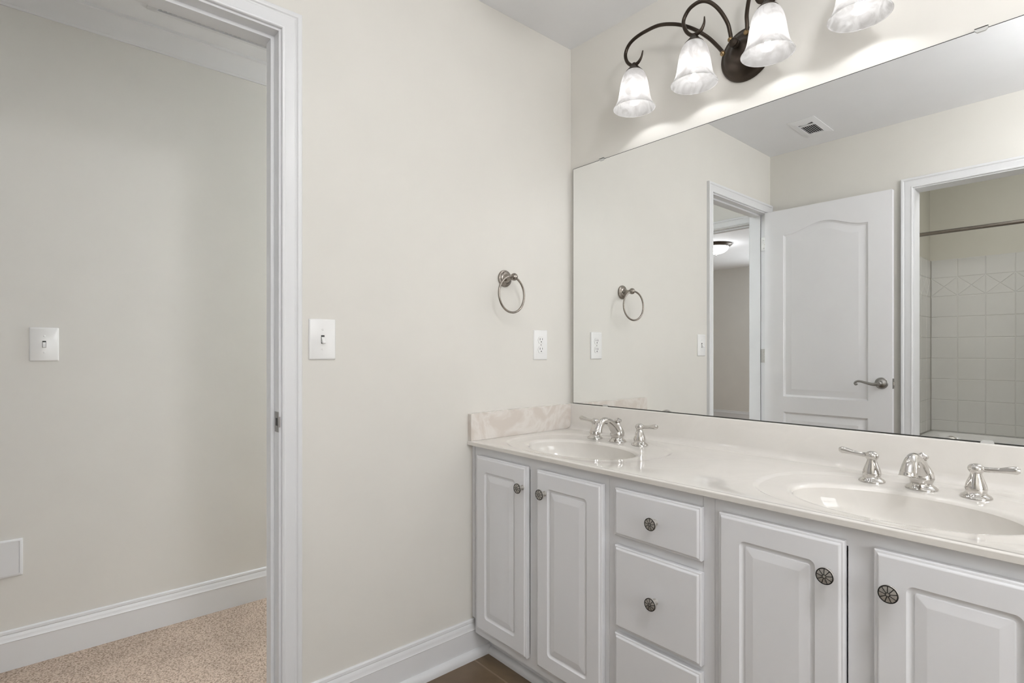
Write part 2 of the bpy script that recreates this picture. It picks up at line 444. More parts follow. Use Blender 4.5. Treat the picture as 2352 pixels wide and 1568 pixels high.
def window(name, plane, base, a0, a1, z0, z1, label):
    o = thing(name, label, 'window', (base, (a0+a1)/2, z0) if plane == 'x' else ((a0+a1)/2, base, z0), kind='structure')
    f = MB(); g = MB(); w = 0.045
    def bx(m, u0, u1, za, zb, d):
        if plane == 'x': m.box(base-d, base+d, u0, u1, za, zb)
        else: m.box(u0, u1, base-d, base+d, za, zb)
    bx(f, a0, a0+w, z0, z1, .03); bx(f, a1-w, a1, z0, z1, .03); bx(f, a0+w, a1-w, z0, z0+w, .03); bx(f, a0+w, a1-w, z1-w, z1, .03)
    zm = (z0+z1)/2; bx(f, a0+w, a1-w, zm-.02, zm+.02, .02)
    bx(g, a0+w, a1-w, z0+w, zm-.02, .003); bx(g, a0+w, a1-w, zm+.02, z1-w, .003)
    f.build('window_frame', 'trim', o); g.build('window_pane', 'glass', o)
window('added_window_1', 'x', XR+0.06, -1.90, -0.70, 0.75, 2.05, 'added unseen window beyond the vanity, for fill light')  # invented opening, out of view, to brighten the bathroom
window('added_window_2', 'y', -6.56, -1.55, -0.25, 0.7, 2.0, 'added unseen bedroom window, for light into the hallway')  # invented opening, out of view, to send light into the hall

# door frames: jambs with stops, casings
def jamb(name, plane, c0, c1, a0, a1, top, label, stop=None):
    mb = MB()
    def bx(u0, u1, z0, z1, d0=c0, d1=c1):
        if plane == 'x': mb.box(d0, d1, u0, u1, z0, z1)
        else: mb.box(u0, u1, d0, d1, z0, z1)
    bx(a0-0.018, a0, 0, top+0.018); bx(a1, a1+0.018, 0, top+0.018); bx(a0, a1, top, top+0.018)
    if stop:
        s0, s1 = stop
        bx(a0, a0+0.0105, 0, top, s0, s1); bx(a1-0.0105, a1, 0, top, s0, s1); bx(a0+0.0105, a1-0.0105, top-0.0105, top, s0, s1)
    return struct(mb, name, 'trim', None, label, 'door frame', smooth=20)
jb = jamb('trim_1', 'x', -T, 0, JL, JR, JT, 'white painted jamb of the bathroom doorway', (-0.076, -0.038))
casing('trim_2', 'x', 1, 0, JL-0.006+0.0005, JR+0.006, JT+0.006, 'white moulded casing around the bathroom doorway', bottom=0)
casing('trim_3', 'x', -1, -T, JL-0.006, JR+0.006, JT+0.006, 'white casing on the hall side of the bathroom doorway')
jamb('trim_4', 'y', D-0.115, D, SX0, SX1, JT, 'white painted jamb of the shower doorway')
casing('trim_5', 'y', 1, D, SX0-0.006, SX1+0.006, JT+0.006, 'white moulded casing around the shower doorway')
jamb('trim_6', 'y', HE-0.115, HE, -0.912, -0.188, 2.042, 'white jamb of the bedroom doorway', (HE-0.08, HE-0.04))
casing('trim_7', 'y', 1, HE, -0.918, -0.182+0.006, 2.048, 'white casing around the bedroom doorway', wide=1.0)

# strike plate on the right jamb
mb = MB()
mb.box(-0.030, 0.0, JR-0.0016, JR+0.0005, 0.894, 0.952)
mb.box(-0.003, 0.0012, JR-0.0016, JR+0.004, 0.908, 0.938)
mb.build('strike_plate', 'satin', jb)
mb = MB().box(-0.021, -0.009, JR-0.0022, JR-0.0012, 0.912, 0.934); mb.build('strike_hole', 'slot', jb)
for z0 in (1.803, 1.054, 0.22):
    hb = MB().box(-0.037, -0.001, JL-0.0005, JL+0.0024, z0, z0+0.09)
    h = hb.build('hinge', 'satin', jb)
    k = MB().lathe([(0.0062, 0), (0.0062, 0.09)], (0.0055, JL+0.0005, z0), n=14); k.build('hinge_pin', 'satin', h)
    s = MB()
    for dz in (0.018, 0.045, 0.072): s.lathe([(0.004, 0), (0.003, 0.0009)], (-0.020 if dz != 0.045 else -0.012, JL+0.0024, z0+dz), 'y', 10)
    s.build('hinge_screw', 'pewter', h)

baseboard('baseboard_left', 'x', 1, 0, JR+0.0615, -0.468, 'white moulded baseboard with shoe on the towel ring wall')
baseboard('baseboard_hall', 'x', 1, HX, HE, 1.3, 'white moulded baseboard along the hallway carpet', shoe=False, z0=0.004)
baseboard('baseboard_front', 'y', 1, D, 0.02, SX0-0.0615, 'white baseboard behind the open door', shoe=True)
baseboard('baseboard_bedroom', 'y', 1, -6.5, -4.0, -T, 'white bedroom baseboard', shoe=False, z0=0.06)
# crown in the hall
CROWN = [(0, 0), (0, -0.078), (0.006, -0.078), (0.008, -0.070), (0.013, -0.066), (0.020, -0.052), (0.036, -0.030), (0.052, -0.018), (0.058, -0.012), (0.066, -0.010), (0.068, 0)]
mb = MB().sweep(CROWN, lambda t, p, q: (HX+p, t, HC+q), (HE, 1.3)); struct(mb, 'trim_8', 'trim', None, 'white crown moulding over the hallway wall', 'crown moulding', smooth=30)
mb = MB().sweep(CROWN, lambda t, p, q: (t, HE+p, HC+q), (HX+0.068, -T)); struct(mb, 'trim_9', 'trim', None, 'white crown moulding over the bedroom doorway', 'crown moulding', smooth=30)

# ------------------------------------------------------------------ bathroom door, open against the shower wall
dr = thing('door_1', 'white two panel door with arched top panel, standing open in the mirror', 'door', (0.362, -1.9175, 0.012), kind='structure')
def door_leaf():
    x0, x1, z0, z1, yf, yb = 0.006, 0.718, 0.012, 2.044, -1.900, -1.935
    bm = bmesh.new()
    def top_curve(u):                     # cathedral arch, 0 at the shoulders, 1 in the middle
        t = abs(u); s = 0.52*(1-t)/0.5 if t > 0.5 else None
        return 0.5*(1+math.cos(PI*min(1, t/0.92)))
    def outline(arch, xa, xb, za, zb, ins):
        xa, xb, za = xa+ins, xb-ins, za+ins; P = [(xa, za), (xb, za)]; n = 28
        for i in range(n+1):
            u = 1-2*i/n; x = (xa+xb)/2+u*(xb-xa)/2
            P.append((x, zb-ins+(arch*top_curve(u) if arch else 0)))
        return P
    PROF = [(0.0, 0.0), (0.003, -0.005), (0.012, -0.0095), (0.018, -0.0090), (0.048, -0.0020), (0.0492, -0.0018), (0.0505, -0.0018)]
    holes = []
    for arch, za, zb in ((0.052, 0.838, 1.880), (0, 0.20, 0.738)):
        loops = []
        for ins, d in PROF:
            loops.append([bm.verts.new((x, yf+d, z)) for x, z in outline(arch, 0.124, 0.600, za, zb, ins)])
        for a, b in zip(loops, loops[1:]):
            n = len(a)
            for i in range(n): bm.faces.new((a[i], a[(i+1) % n], b[(i+1) % n], b[i]))
        bm.faces.new(loops[-1]); holes.append(loops[0])
    R = [bm.verts.new((x, yf, z)) for x, z in ((x0, z0), (x1, z0), (x1, z1), (x0, z1))]
    edges = [bm.edges.new((R[i], R[(i+1) % 4])) for i in range(4)]
    for h in holes:
        for i in range(len(h)):
            e = bm.edges.get((h[i], h[(i+1) % len(h)])); edges.append(e)
    bmesh.ops.triangle_fill(bm, use_beauty=True, use_dissolve=False, edges=edges)
    B = [bm.verts.new((x, yb, z)) for x, z in ((x0, z0), (x1, z0), (x1, z1), (x0, z1))]
    for i in range(4): bm.faces.new((R[i], R[(i+1) % 4], B[(i+1) % 4], B[i]))
    bm.faces.new(B)
    bm.normal_update()
    m = MB(); bm.verts.index_update()
    m.add([v.co[:] for v in bm.verts], [[v.index for v in f.verts] for f in bm.faces]); bm.free()
    return m
door_leaf().build('door_leaf', 'door', dr, smooth=28)
lh = MB()
hx, hz, hy = 0.667, 0.946, -1.900
lh.lathe([(0.033, 0), (0.033, 0.004), (0.031, 0.006), (0.026, 0.0065), (0.024, 0.011), (0.018, 0.014), (0.0125, 0.018), (0.011, 0.046), (0.012, 0.052), (0.009, 0.056), (0.003, 0.0575)], (hx, hy, hz), 'y', 32)
lev = lh.build('lever_handle', 'satin', dr)
pts = catmull([(hx+0.002, hy+0.047, hz-0.002), (hx-0.03, hy+0.049, hz-0.006), (hx-0.06, hy+0.048, hz+0.0), (hx-0.09, hy+0.046, hz+0.008), (hx-0.110, hy+0.045, hz+0.008), (hx-0.121, hy+0.045, hz-0.001), (hx-0.118, hy+0.045, hz-0.010), (hx-0.109, hy+0.045, hz-0.008)], 6)
MB().tube(pts, lerp_list([0.010, 0.0085, 0.007, 0.0062, 0.006, 0.006, 0.0058, 0.005], len(pts)), 12).build('lever', 'satin', lev)
lp = MB().box(0.7175, 0.7195, -1.930, -1.905, 0.916, 0.974).build('latch_plate', 'satin', dr)
MB().box(0.719, 0.729, -1.924, -1.911, 0.936, 0.956).build('latch_bolt', 'chrome', lp)

# ------------------------------------------------------------------ shower alcove seen in the mirror
def tiles(mb, fn, cells, gap=0.0022, d=0.006, e=0.003):
    # every tile a low pillow with eased edges; cells are polygons in (u, z)
    for P in cells:
        cu = sum(p[0] for p in P)/len(P); cz = sum(p[1] for p in P)/len(P)
        def sh(k):
            out = []
            n = len(P)
            for i in range(n):
                a, b, c = Vector(P[i-1]), Vector(P[i]), Vector(P[(i+1) % n])
                e1 = (b-a).normalized(); e2 = (c-b).normalized()
                n1 = Vector((-e1.y, e1.x)); n2 = Vector((-e2.y, e2.x))
                bis = (n1+n2); L = bis.length
                q = b + bis/L*(k/max(0.3, math.cos(math.acos(max(-1, min(1, n1.dot(n2))))/2)))
                out.append(q)
            return out
        l0, l1, l2 = sh(gap/2), sh(gap/2), sh(gap/2+e)
        mb.grid_loops([[fn(q.x, q.y, 0) for q in l0], [fn(q.x, q.y, d-0.002) for q in l1], [fn(q.x, q.y, d) for q in l2]], True, False, True)
def rect(u0, u1, z0, z1): return [(u0, z0), (u1, z0), (u1, z1), (u0, z1)]
ROWS = [0.535, 0.614, 0.768, 0.922, 1.076, 1.230, 1.384, 1.538]
TW = 0.157
def tile_wall(wall, fn, u0, u1):
    cells = []
    n = int(math.ceil((u1-u0)/TW-1e-6))
    for za, zb in zip(ROWS, ROWS[1:]):
        for k in range(n): cells.append(rect(u0+k*TW, min(u1, u0+(k+1)*TW), za, zb))
    for k in range(n):                                      # accent band of crossed triangles
        a, b = u0+k*TW, min(u1, u0+(k+1)*TW); c = ((a+b)/2, 1.6075)
        for p, q in (((a, 1.538), (b, 1.538)), ((b, 1.538), (b, 1.677)), ((b, 1.677), (a, 1.677)), ((a, 1.677), (a, 1.538))):
            cells.append([p, q, c])
    for k in range(n): cells.append(rect(u0+k*TW, min(u1, u0+(k+1)*TW), 1.677, 1.812))
    g = MB(); t = MB()
    tiles(t, fn, cells)
    q = [(u0, 0.53), (u1, 0.53), (u1, 1.812), (u0, 1.812)]
    g.grid_loops([[fn(a, b, 0.0005) for a, b in q], [fn(a, b, 0.0035) for a, b in q]], True, True, True)
    g.build('wall_grout', 'grout', wall); t.build('wall_tile', 'tile', wall, smooth=12)
tile_wall(bpy.data.objects['wall_shower_back'], lambda u, z, d: (u, YB+d, z), TX0+0.007, TX1)
tile_wall(bpy.data.objects['wall_shower_left'], lambda u, z, d: (TX0+d, -u, z), 2.60, -YB-0.007)
# bathtub
tub = thing('bathtub', 'white bathtub below the tiled shower wall, only its rim reflected', 'bathtub', (1.36, -3.02, 0.0))
mb = MB()
x0, x1, y0, y1, zr = TX0+0.008, TX1-0.002, YB+0.008, -2.64, 0.535
def tl(ins, z, r, dx=0.0): return [(x, y, z) for x, y in rrect(x0+ins+dx, x1-ins-dx*0.5, y0+ins, y1-ins, r, 6)]
mb.grid_loops([tl(0, 0.0, 0.01), tl(0, zr-0.012, 0.01), tl(0.006, zr-0.002, 0.014), tl(0.014, zr, 0.02), tl(0.07, zr, 0.10), tl(0.082, zr-0.008, 0.11), tl(0.10, zr-0.06, 0.13), tl(0.14, 0.16, 0.14, 0.04), tl(0.19, 0.12, 0.12, 0.06)], True, True, True)
mb.build('tub_shell', 'tub', tub, smooth=40)
MB().lathe([(0.03, 0.0), (0.03, 0.004), (0.022, 0.005)], (1.88, -3.0, 0.12), n=20).build('drain', 'chrome', tub)
rod = thing('shower_curtain_rod', 'bare dark metal curtain rod crossing the shower doorway', 'curtain rod', (1.36, -2.70, 1.905))
MB().tube([(TX0+0.006, -2.70, 1.905), (TX1-0.004, -2.70, 1.905)], 0.0125, 18).build('tube', 'nickel', rod)
for xa, s in ((TX0, 1), (TX1, -1)):
    MB().lathe([(0.03, 0), (0.03, s*0.006), (0.02, s*0.014), (0.016, s*0.022)], (xa, -2.70, 1.905), 'x', 24).build('end_flange', 'nickel', rod)

# ------------------------------------------------------------------ mirror
ZT, ZB0, YM = 1.9135, 0.9038, -0.010
mr = thing('wall_mirror', 'long frameless wall mirror above the vanity backsplash', 'mirror', (0.82, -0.007, ZB0))
xa, xb = 0.0212, 1.60
mb = MB(); mb.box(xa, xb, YM+0.0005, -0.004, ZB0, ZT); mb.build('mirror_back', 'mirror_edge', mr)
e = 0.0022
mb = MB(); mb.add([(xa+e, YM, ZB0+e), (xb-e, YM, ZB0+e), (xb-e, YM, ZT-e), (xa+e, YM, ZT-e), (xa+e, YM+0.0006, ZB0+e), (xb-e, YM+0.0006, ZB0+e), (xb-e, YM+0.0006, ZT-e), (xa+e, YM+0.0006, ZT-e)],
     [(0,1,2,3),(4,7,6,5),(0,4,5,1),(1,5,6,2),(2,6,7,3),(3,7,4,0)]); mb.build('mirror_glass', 'mirror', mr, smooth=5)
def clip(x, z, up):
    m = MB(); s = 1 if up else -1
    P = [(x-0.013, z-s*0.004), (x-0.0125, z+s*0.002), (x-0.008, z+s*0.0065), (x+0.008, z+s*0.0065), (x+0.0125, z+s*0.002), (x+0.013, z-s*0.004)]
    m.grid_loops([[(a, YM-0.0003, b) for a, b in P], [(a, YM-0.003, b) for a, b in P]], True, True, True)
    m.box(x-0.013, x+0.013, YM-0.003, -0.0005, min(z-s*0.004, z-s*0.0018), max(z-s*0.004, z-s*0.0018))
    m.build('mirror_clip', 'clip', mr)
clip(0.182, ZT, False); clip(1.367, ZT, False); clip(0.200, ZB0, True); clip(1.378, ZB0, True)

# ------------------------------------------------------------------ vanity: three cabinets, top, splash
YF, YD, ZC, ZCB = -0.535, -0.555, 0.798, 0.783
KNOB_PARENT = []
def knob(x, z, parent):
    c = (x, YD, z)
    mb = MB().lathe([(0.0085, 0.0), (0.0075, -0.003), (0.006, -0.008), (0.0065, -0.013), (0.0125, -0.017), (0.0163, -0.0195), (0.0165, -0.022), (0.015, -0.0238), (0.0085, -0.0252), (0.003, -0.0256)], c, 'y', 32)
    k = mb.build('knob', 'pewter', parent)
    g = MB()                                                # blackened wheel pattern: rim, hub ring and nine spokes
    yy = YD-0.0247
    for r, w, y in ((0.0153, 0.0011, YD-0.0238), (0.0034, 0.0007, YD-0.0256)):
        g.tube([(x+r*math.cos(2*PI*i/28), y, z+r*math.sin(2*PI*i/28)) for i in range(28)], w, 8, closed=True)
    for i in range(9):
        a = 2*PI*i/9+0.2
        g.tube([(x+r*math.cos(a), y, z+r*math.sin(a)) for r, y in ((0.0036, YD-0.0254), (0.009, YD-0.0250), (0.0150, YD-0.0237))], 0.0008, 6)
    g.build('knob_inlay', 'black', k)
    return k
def slab(x0, x1, z0, z1, panel):
    mb = MB(); y0 = YF-0.0008
    def lp(ins, y, r): return [(x, y, z) for x, z in rrect(x0+ins, x1-ins, z0+ins, z1-ins, r)]
    L = [lp(0, y0, 0.001), lp(0, YD+0.0065, 0.001), lp(0.0022, YD+0.0045, 0.001), lp(0.0055, YD+0.0042, 0.001), lp(0.0075, YD+0.001, 0.001), lp(0.0095, YD, 0.001), lp(0.0103, YD, 0.001)]
    if panel:
        p = panel
        L += [lp(p-0.0008, YD, 0.013), lp(p, YD, 0.013), lp(p+0.0015, YD+0.0025, 0.0125), lp(p+0.005, YD+0.0055, 0.011), lp(p+0.008, YD+0.0060, 0.009), lp(p+0.0105, YD+0.0055, 0.006), lp(p+0.0125, YD+0.0035, 0.003), lp(p+0.030, YD+0.0004, 0.001), lp(p+0.0308, YD+0.0003, 0.001), lp(p+0.032, YD+0.0003, 0.001)]
    mb.grid_loops(L, True, True, True)
    return mb
def body(x0, x1, parent, rails, left=False):
    mb = MB(); z0, z1 = 0.092, ZCB-0.0006
    st = 0.03
    xl = x0+(0.018 if left else 0.0)
    mb.box(xl, xl+(st+0.012 if left else st), YF, YF+0.019, z0, z1); mb.box(x1-st, x1, YF, YF+0.019, z0, z1)
    for a, b, za, zb in rails: mb.box(a, b, YF, YF+0.019, za, zb)
    mb.box(xl, xl+0.016, YF+0.019, -0.004, z0, z1); mb.box(x1-0.016, x1, YF+0.019, -0.004, z0, z1)
    mb.box(xl+0.016, x1-0.016, YF+0.019, -0.004, z0, z0+0.016)
    mb.box(xl+0.016, x1-0.016, -0.012, -0.004, z0+0.016, z1)
    mb.build('carcass', 'cab', parent, smooth=20)
    t = MB(); t.box(x0+0.0145, x1, -0.468, -0.45, 0.0, z0-0.001) if left else t.box(x0, x1, -0.468, -0.45, 0.0, z0-0.001)
    t.build('toe_kick', 'cab', parent)
g = 0.0006
A0, A1, B1, E1 = 0.0005, 0.642, 0.958, 1.598
ca = thing('sink_base_cabinet', 'white two door vanity cabinet against the towel ring wall', 'cabinet', ((A0+A1)/2, -0.27, 0), 'vanity sink cabinets')
body(A0, A1-g, ca, [(0.06, A1-0.03, 0.74, ZCB-0.0006), (0.06, A1-0.03, 0.092, 0.135), (0.315, 0.358, 0.135, 0.74)], True)
MB().box(0.0006, 0.0165, YF-0.0005, YF+0.012, 0.145, ZCB-0.001).build('filler_strip', 'cab', ca)
for x0, x1, kx in ((0.045, 0.3131, 0.2979), (0.3602, 0.6266, 0.4005)):
    d = slab(x0, x1, 0.124, 0.7505, 0.052).build('cabinet_door', 'cab', ca, smooth=32); knob(kx, 0.6815, d)
cb = thing('drawer_cabinet', 'white vanity drawer cabinet between the two sink cabinets', 'cabinet', ((A1+B1)/2, -0.27, 0))
body(A1, B1-g, cb, [(A1+0.03, B1-0.03, 0.735, ZCB-0.0006), (A1+0.03, B1-0.03, 0.59, 0.625), (A1+0.03, B1-0.03, 0.352, 0.372), (A1+0.03, B1-0.03, 0.092, 0.135)])
for z0, z1 in ((0.621, 0.7515), (0.369, 0.594), (0.124, 0.3535)):
    d = slab(0.6711, 0.9304, z0, z1, 0).build('drawer_front', 'cab', cb, smooth=32); knob(0.8050, 0.687 if z1 > 0.7 else (z0+z1)/2+0.002, d)
cc = thing('sink_base_cabinet', 'white two door vanity cabinet beside the drawers, away from the towel ring wall', 'cabinet', ((B1+E1)/2, -0.27, 0), 'vanity sink cabinets')
body(B1, E1, cc, [(B1+0.03, E1-0.03, 0.74, ZCB-0.0006), (B1+0.03, E1-0.03, 0.092, 0.135), (1.239, 1.285, 0.135, 0.74)])
for x0, x1, kx in ((0.9745, 1.2365, 1.2105), (1.2866, 1.5486, 1.3165)):
    d = slab(x0, x1, 0.124, 0.7515, 0.052).build('cabinet_door', 'cab', cc, smooth=32); knob(kx, 0.6825, d)
mb = MB().sweep([(p*0.9, q*0.85) for p, q in SHOEP], lambda t, p, q: (t, -0.468-p, q), (0.0145+0.017, E1)); struct(mb, 'baseboard_vanity', 'trim', None, 'white quarter round shoe along the vanity toe kick', 'baseboard', smooth=40)

VX1 = 1.612
ct = thing('countertop', 'glossy off-white double sink vanity top with backsplash', 'countertop', (0.81, -0.28, ZCB))
SINKS = (0.355, 1.273); XM = 0.814
YS0, YS1 = -0.547, -0.045
def supr(a, th, n):
    c, s = abs(math.cos(th)), abs(math.sin(th))
    return a if c < 1e-9 and s < 1e-9 else 1.0/((c**n+s**n)**(1.0/n))
top = MB()
for cx, (px0, px1) in zip(SINKS, ((0.0, XM), (XM, VX1))):
    R = []
    def seg(p, q, n): R.extend([(p[0]+(q[0]-p[0])*i/n, p[1]+(q[1]-p[1])*i/n) for i in range(n)])
    seg((px1, YS0), (px1, YS1), 20); seg((px1, YS1), (px0, YS1), 36); seg((px0, YS1), (px0, YS0), 20); seg((px0, YS0), (px1, YS0), 36)
    yr, ys, ra, rb, ba, bb = -0.312, -0.340, 0.300, 0.224, 0.213, 0.142
    th = [math.atan2((y-yr)/rb, (x-cx)/ra) for x, y in R]
    loops = [[(x, y, ZC) for x, y in R]]
    for k, dz in ((1.0, 0), (0.992, -0.0004), (0.975, -0.0022), (0.958, -0.0040), (0.948, -0.0044)):
        loops.append([(cx+ra*k*supr(1, t, 2.5)*math.cos(t), yr+rb*k*supr(1, t, 2.5)*math.sin(t), ZC+dz) for t in th])
    for a, b, dz in ((ba+0.022, bb+0.022, -0.0050), (ba+0.010, bb+0.010, -0.0056), (ba+0.004, bb+0.004, -0.0068), (ba, bb, -0.0095), (ba-0.003, bb-0.003, -0.0140)):
        loops.append([(cx+a*math.cos(t), ys+b*math.sin(t), ZC+dz) for t in th])
    top.grid_loops(loops, True)
    bowl = MB(); bl = [loops[-2], loops[-1]]
    bl[0] = [(x, y, z-0.0004) for x, y, z in bl[0]]
    for j in range(1, 15):
        f = j/14*PI/2*0.93
        bl.append([(cx+(ba-0.003)*math.cos(f)**0.8*math.cos(t), ys+0.012*math.sin(f)+(bb-0.003)*math.cos(f)**0.8*math.sin(t), ZC-0.0140-0.118*math.sin(f)) for t in th])
    bowl.grid_loops(bl[1:], True, False, True)
    s = bowl.build('sink_basin', 'marble', ct, smooth=60)
    MB().lathe([(0.022, 0.0), (0.022, 0.003), (0.017, 0.0045), (0.004, 0.005)], (cx, ys+0.012, ZC-0.1308), n=20).build('drain', 'chrome', s)
EDGE = [(YS0, ZC), (-0.5560, ZC-0.0003), (-0.5580, ZC-0.0012), (-0.559, ZC-0.0028), (-0.559, ZC-0.0033), (-0.559, ZCB+0.0015), (-0.559, ZCB+0.001), (-0.558, ZCB), (-0.515, ZCB), (-0.515, ZC-0.004)]
top.grid_loops([[(x, y, z) for y, z in EDGE] for x in (0.0005, VX1)], False)
top.add([(VX1, YS0, ZC), (VX1, YS1, ZC), (VX1, YS1, ZCB), (VX1, -0.559, ZCB), (VX1, -0.559, ZC-0.002)], [(0, 1, 2, 3, 4)])
top.build('top_slab', 'marble', ct, smooth=40, merge=0.00005)
SPL = [(YS1, ZC), (-0.038, ZC+0.0006), (-0.031, ZC+0.003), (-0.0255, ZC+0.007), (-0.022, ZC+0.013), (-0.0205, ZC+0.022), (-0.020, 0.8985), (-0.0195, 0.9010), (-0.0175, 0.9025), (-0.001, 0.9025), (-0.001, ZCB), (YS1, ZCB)]
MB().sweep(SPL, lambda t, p, q: (t, p, q), (0.0005, VX1)).build('backsplash', 'marble', ct, smooth=50)
# loose side splash, standing on the top against the towel ring wall
sp = MB(); P = [(-0.0455, ZC+0.0006), (-0.0315, ZC+0.0036), (-0.0262, ZC+0.0075), (-0.0226, ZC+0.0135), (-0.0211, ZC+0.0222), (-0.0206, 0.9015), (-0.5530, 0.8985), (-0.5560, 0.8955), (-0.5562, ZC+0.0006)]
sp.grid_loops([[(x, y, z) for y, z in P] for x in (0.0006, 0.0185, 0.0200)], True, True, True)
o = sp.build('side_splash', 'marble_side', None, smooth=25)
tag(o, 'swirled beige cultured marble side splash at the end of the vanity top', 'backsplash')

# ------------------------------------------------------------------ faucets
def faucet(cx, label):
    zt = ZC-0.0042; y0 = -0.132
    f = thing('widespread_faucet', label, 'faucet', (cx, y0, zt), 'polished widespread faucets on the vanity top')
    for s in (-1, 1):
        hx = cx + s*0.1025; c = (hx, -0.137, zt)
        h = MB().lathe([(0.0295, 0), (0.0295, 0.0025), (0.027, 0.0055), (0.0235, 0.0075), (0.0205, 0.010), (0.0195, 0.012), (0.0205, 0.016), (0.0208, 0.021), (0.0195, 0.028), (0.0165, 0.037), (0.0130, 0.046), (0.0110, 0.052), (0.0105, 0.055),
                        (0.0125, 0.0575), (0.0150, 0.0615), (0.0158, 0.066), (0.0145, 0.0705), (0.010, 0.0745), (0.004, 0.0765)], c, n=36).build('faucet_handle', 'chrome', f)
        pts = catmull([(hx+s*0.008, -0.137, zt+0.0655), (hx+s*0.022, -0.137, zt+0.0658), (hx+s*0.040, -0.1375, zt+0.0675), (hx+s*0.055, -0.138, zt+0.070), (hx+s*0.068, -0.1385, zt+0.0715), (hx+s*0.0745, -0.1385, zt+0.0715)], 5)
        MB().tube(pts, lerp_list([0.0062, 0.0056, 0.0056, 0.0075, 0.0090, 0.0055], len(pts)), 16).build('lever', 'chrome', h)
    sp = MB().lathe([(0.0330, 0), (0.0330, 0.0025), (0.030, 0.006), (0.0255, 0.0085), (0.0225, 0.011), (0.0215, 0.0135), (0.0235, 0.018), (0.0262, 0.025), (0.0262, 0.031), (0.0235, 0.041), (0.0175, 0.052), (0.0125, 0.060), (0.0110, 0.066), (0.0105, 0.069)], (cx, y0, zt), n=36)
    S0 = sp.build('spout_body', 'chrome', f)
    pts = catmull([(cx, y0+0.004, zt+0.026), (cx, y0-0.014, zt+0.046), (cx, y0-0.034, zt+0.066), (cx, y0-0.060, zt+0.080), (cx, y0-0.084, zt+0.081), (cx, y0-0.103, zt+0.070), (cx, y0-0.114, zt+0.054), (cx, y0-0.1165, zt+0.046)], 6)
    MB().tube(pts, lerp_list([0.0215, 0.0190, 0.0155, 0.0128, 0.0128, 0.0150, 0.0175, 0.0190], len(pts)), 22).build('spout', 'chrome', S0)
    MB().lathe([(0.0045, 0.060), (0.0045, 0.067), (0.010, 0.0695), (0.0135, 0.0735), (0.0140, 0.0775), (0.011, 0.0815), (0.005, 0.0835), (0.0032, 0.0855), (0.001, 0.0865)], (cx, y0+0.004, zt), n=28).build('lift_knob', 'chrome', S0)
    return f
faucet(SINKS[0], 'polished three piece faucet behind the sink by the towel ring wall')
faucet(SINKS[1], 'polished three piece faucet behind the sink reflected below the shower doorway')

# ------------------------------------------------------------------ vanity light
LX, LY, LZ = 0.780, -0.120, 2.007
vl = thing('vanity_light', 'oil rubbed bronze scroll arm vanity light with four frosted bell shades', 'light fixture', (LX, 0, 2.097))
MB().lathe([(0.086, -0.0005), (0.086, -0.006), (0.082, -0.012), (0.074, -0.015), (0.070, -0.018), (0.064, -0.026), (0.052, -0.032), (0.042, -0.035), (0.038, -0.040), (0.026, -0.047), (0.016, -0.050)], (LX, 0, 2.097), 'y', 48).build('canopy', 'bronze', vl)
MB().lathe([(0.014, -0.048), (0.013, -0.055), (0.011, -0.060), (0.014, -0.064), (0.014, -0.070), (0.010, -0.075), (0.003, -0.077)], (LX-0.012, 0, 2.118), 'y', 24).build('hub', 'bronze', vl)
SH = [(-0.358, 1), (-0.1195, 2), (0.1195, 2), (0.358, 1)]
OUT = [(0.728, 2.104, -.055), (0.710, 2.132, -.057), (0.680, 2.172, -.066), (0.640, 2.210, -.084), (0.587, 2.246, -.095), (0.525, 2.268, -.108), (0.470, 2.268, -.116), (0.425, 2.260, -.120), (0.396, 2.245, -.120), (0.383, 2.218, -.120), (0.391, 2.188, -.120), (0.413, 2.167, -.120), (0.436, 2.166, -.120), (0.452, 2.180, -.120), (0.459, 2.202, -.120)]
INN = [(0.754, 2.138, -.055), (0.752, 2.160, -.058), (0.748, 2.190, -.068), (0.730, 2.232, -.085), (0.706, 2.262, -.100), (0.680, 2.273, -.112), (0.652, 2.266, -.120), (0.632, 2.252, -.120), (0.621, 2.228, -.120), (0.630, 2.196, -.120), (0.648, 2.174, -.120), (0.668, 2.168, -.120), (0.686, 2.174, -.120), (0.696, 2.192, -.120), (0.697, 2.212, -.120)]
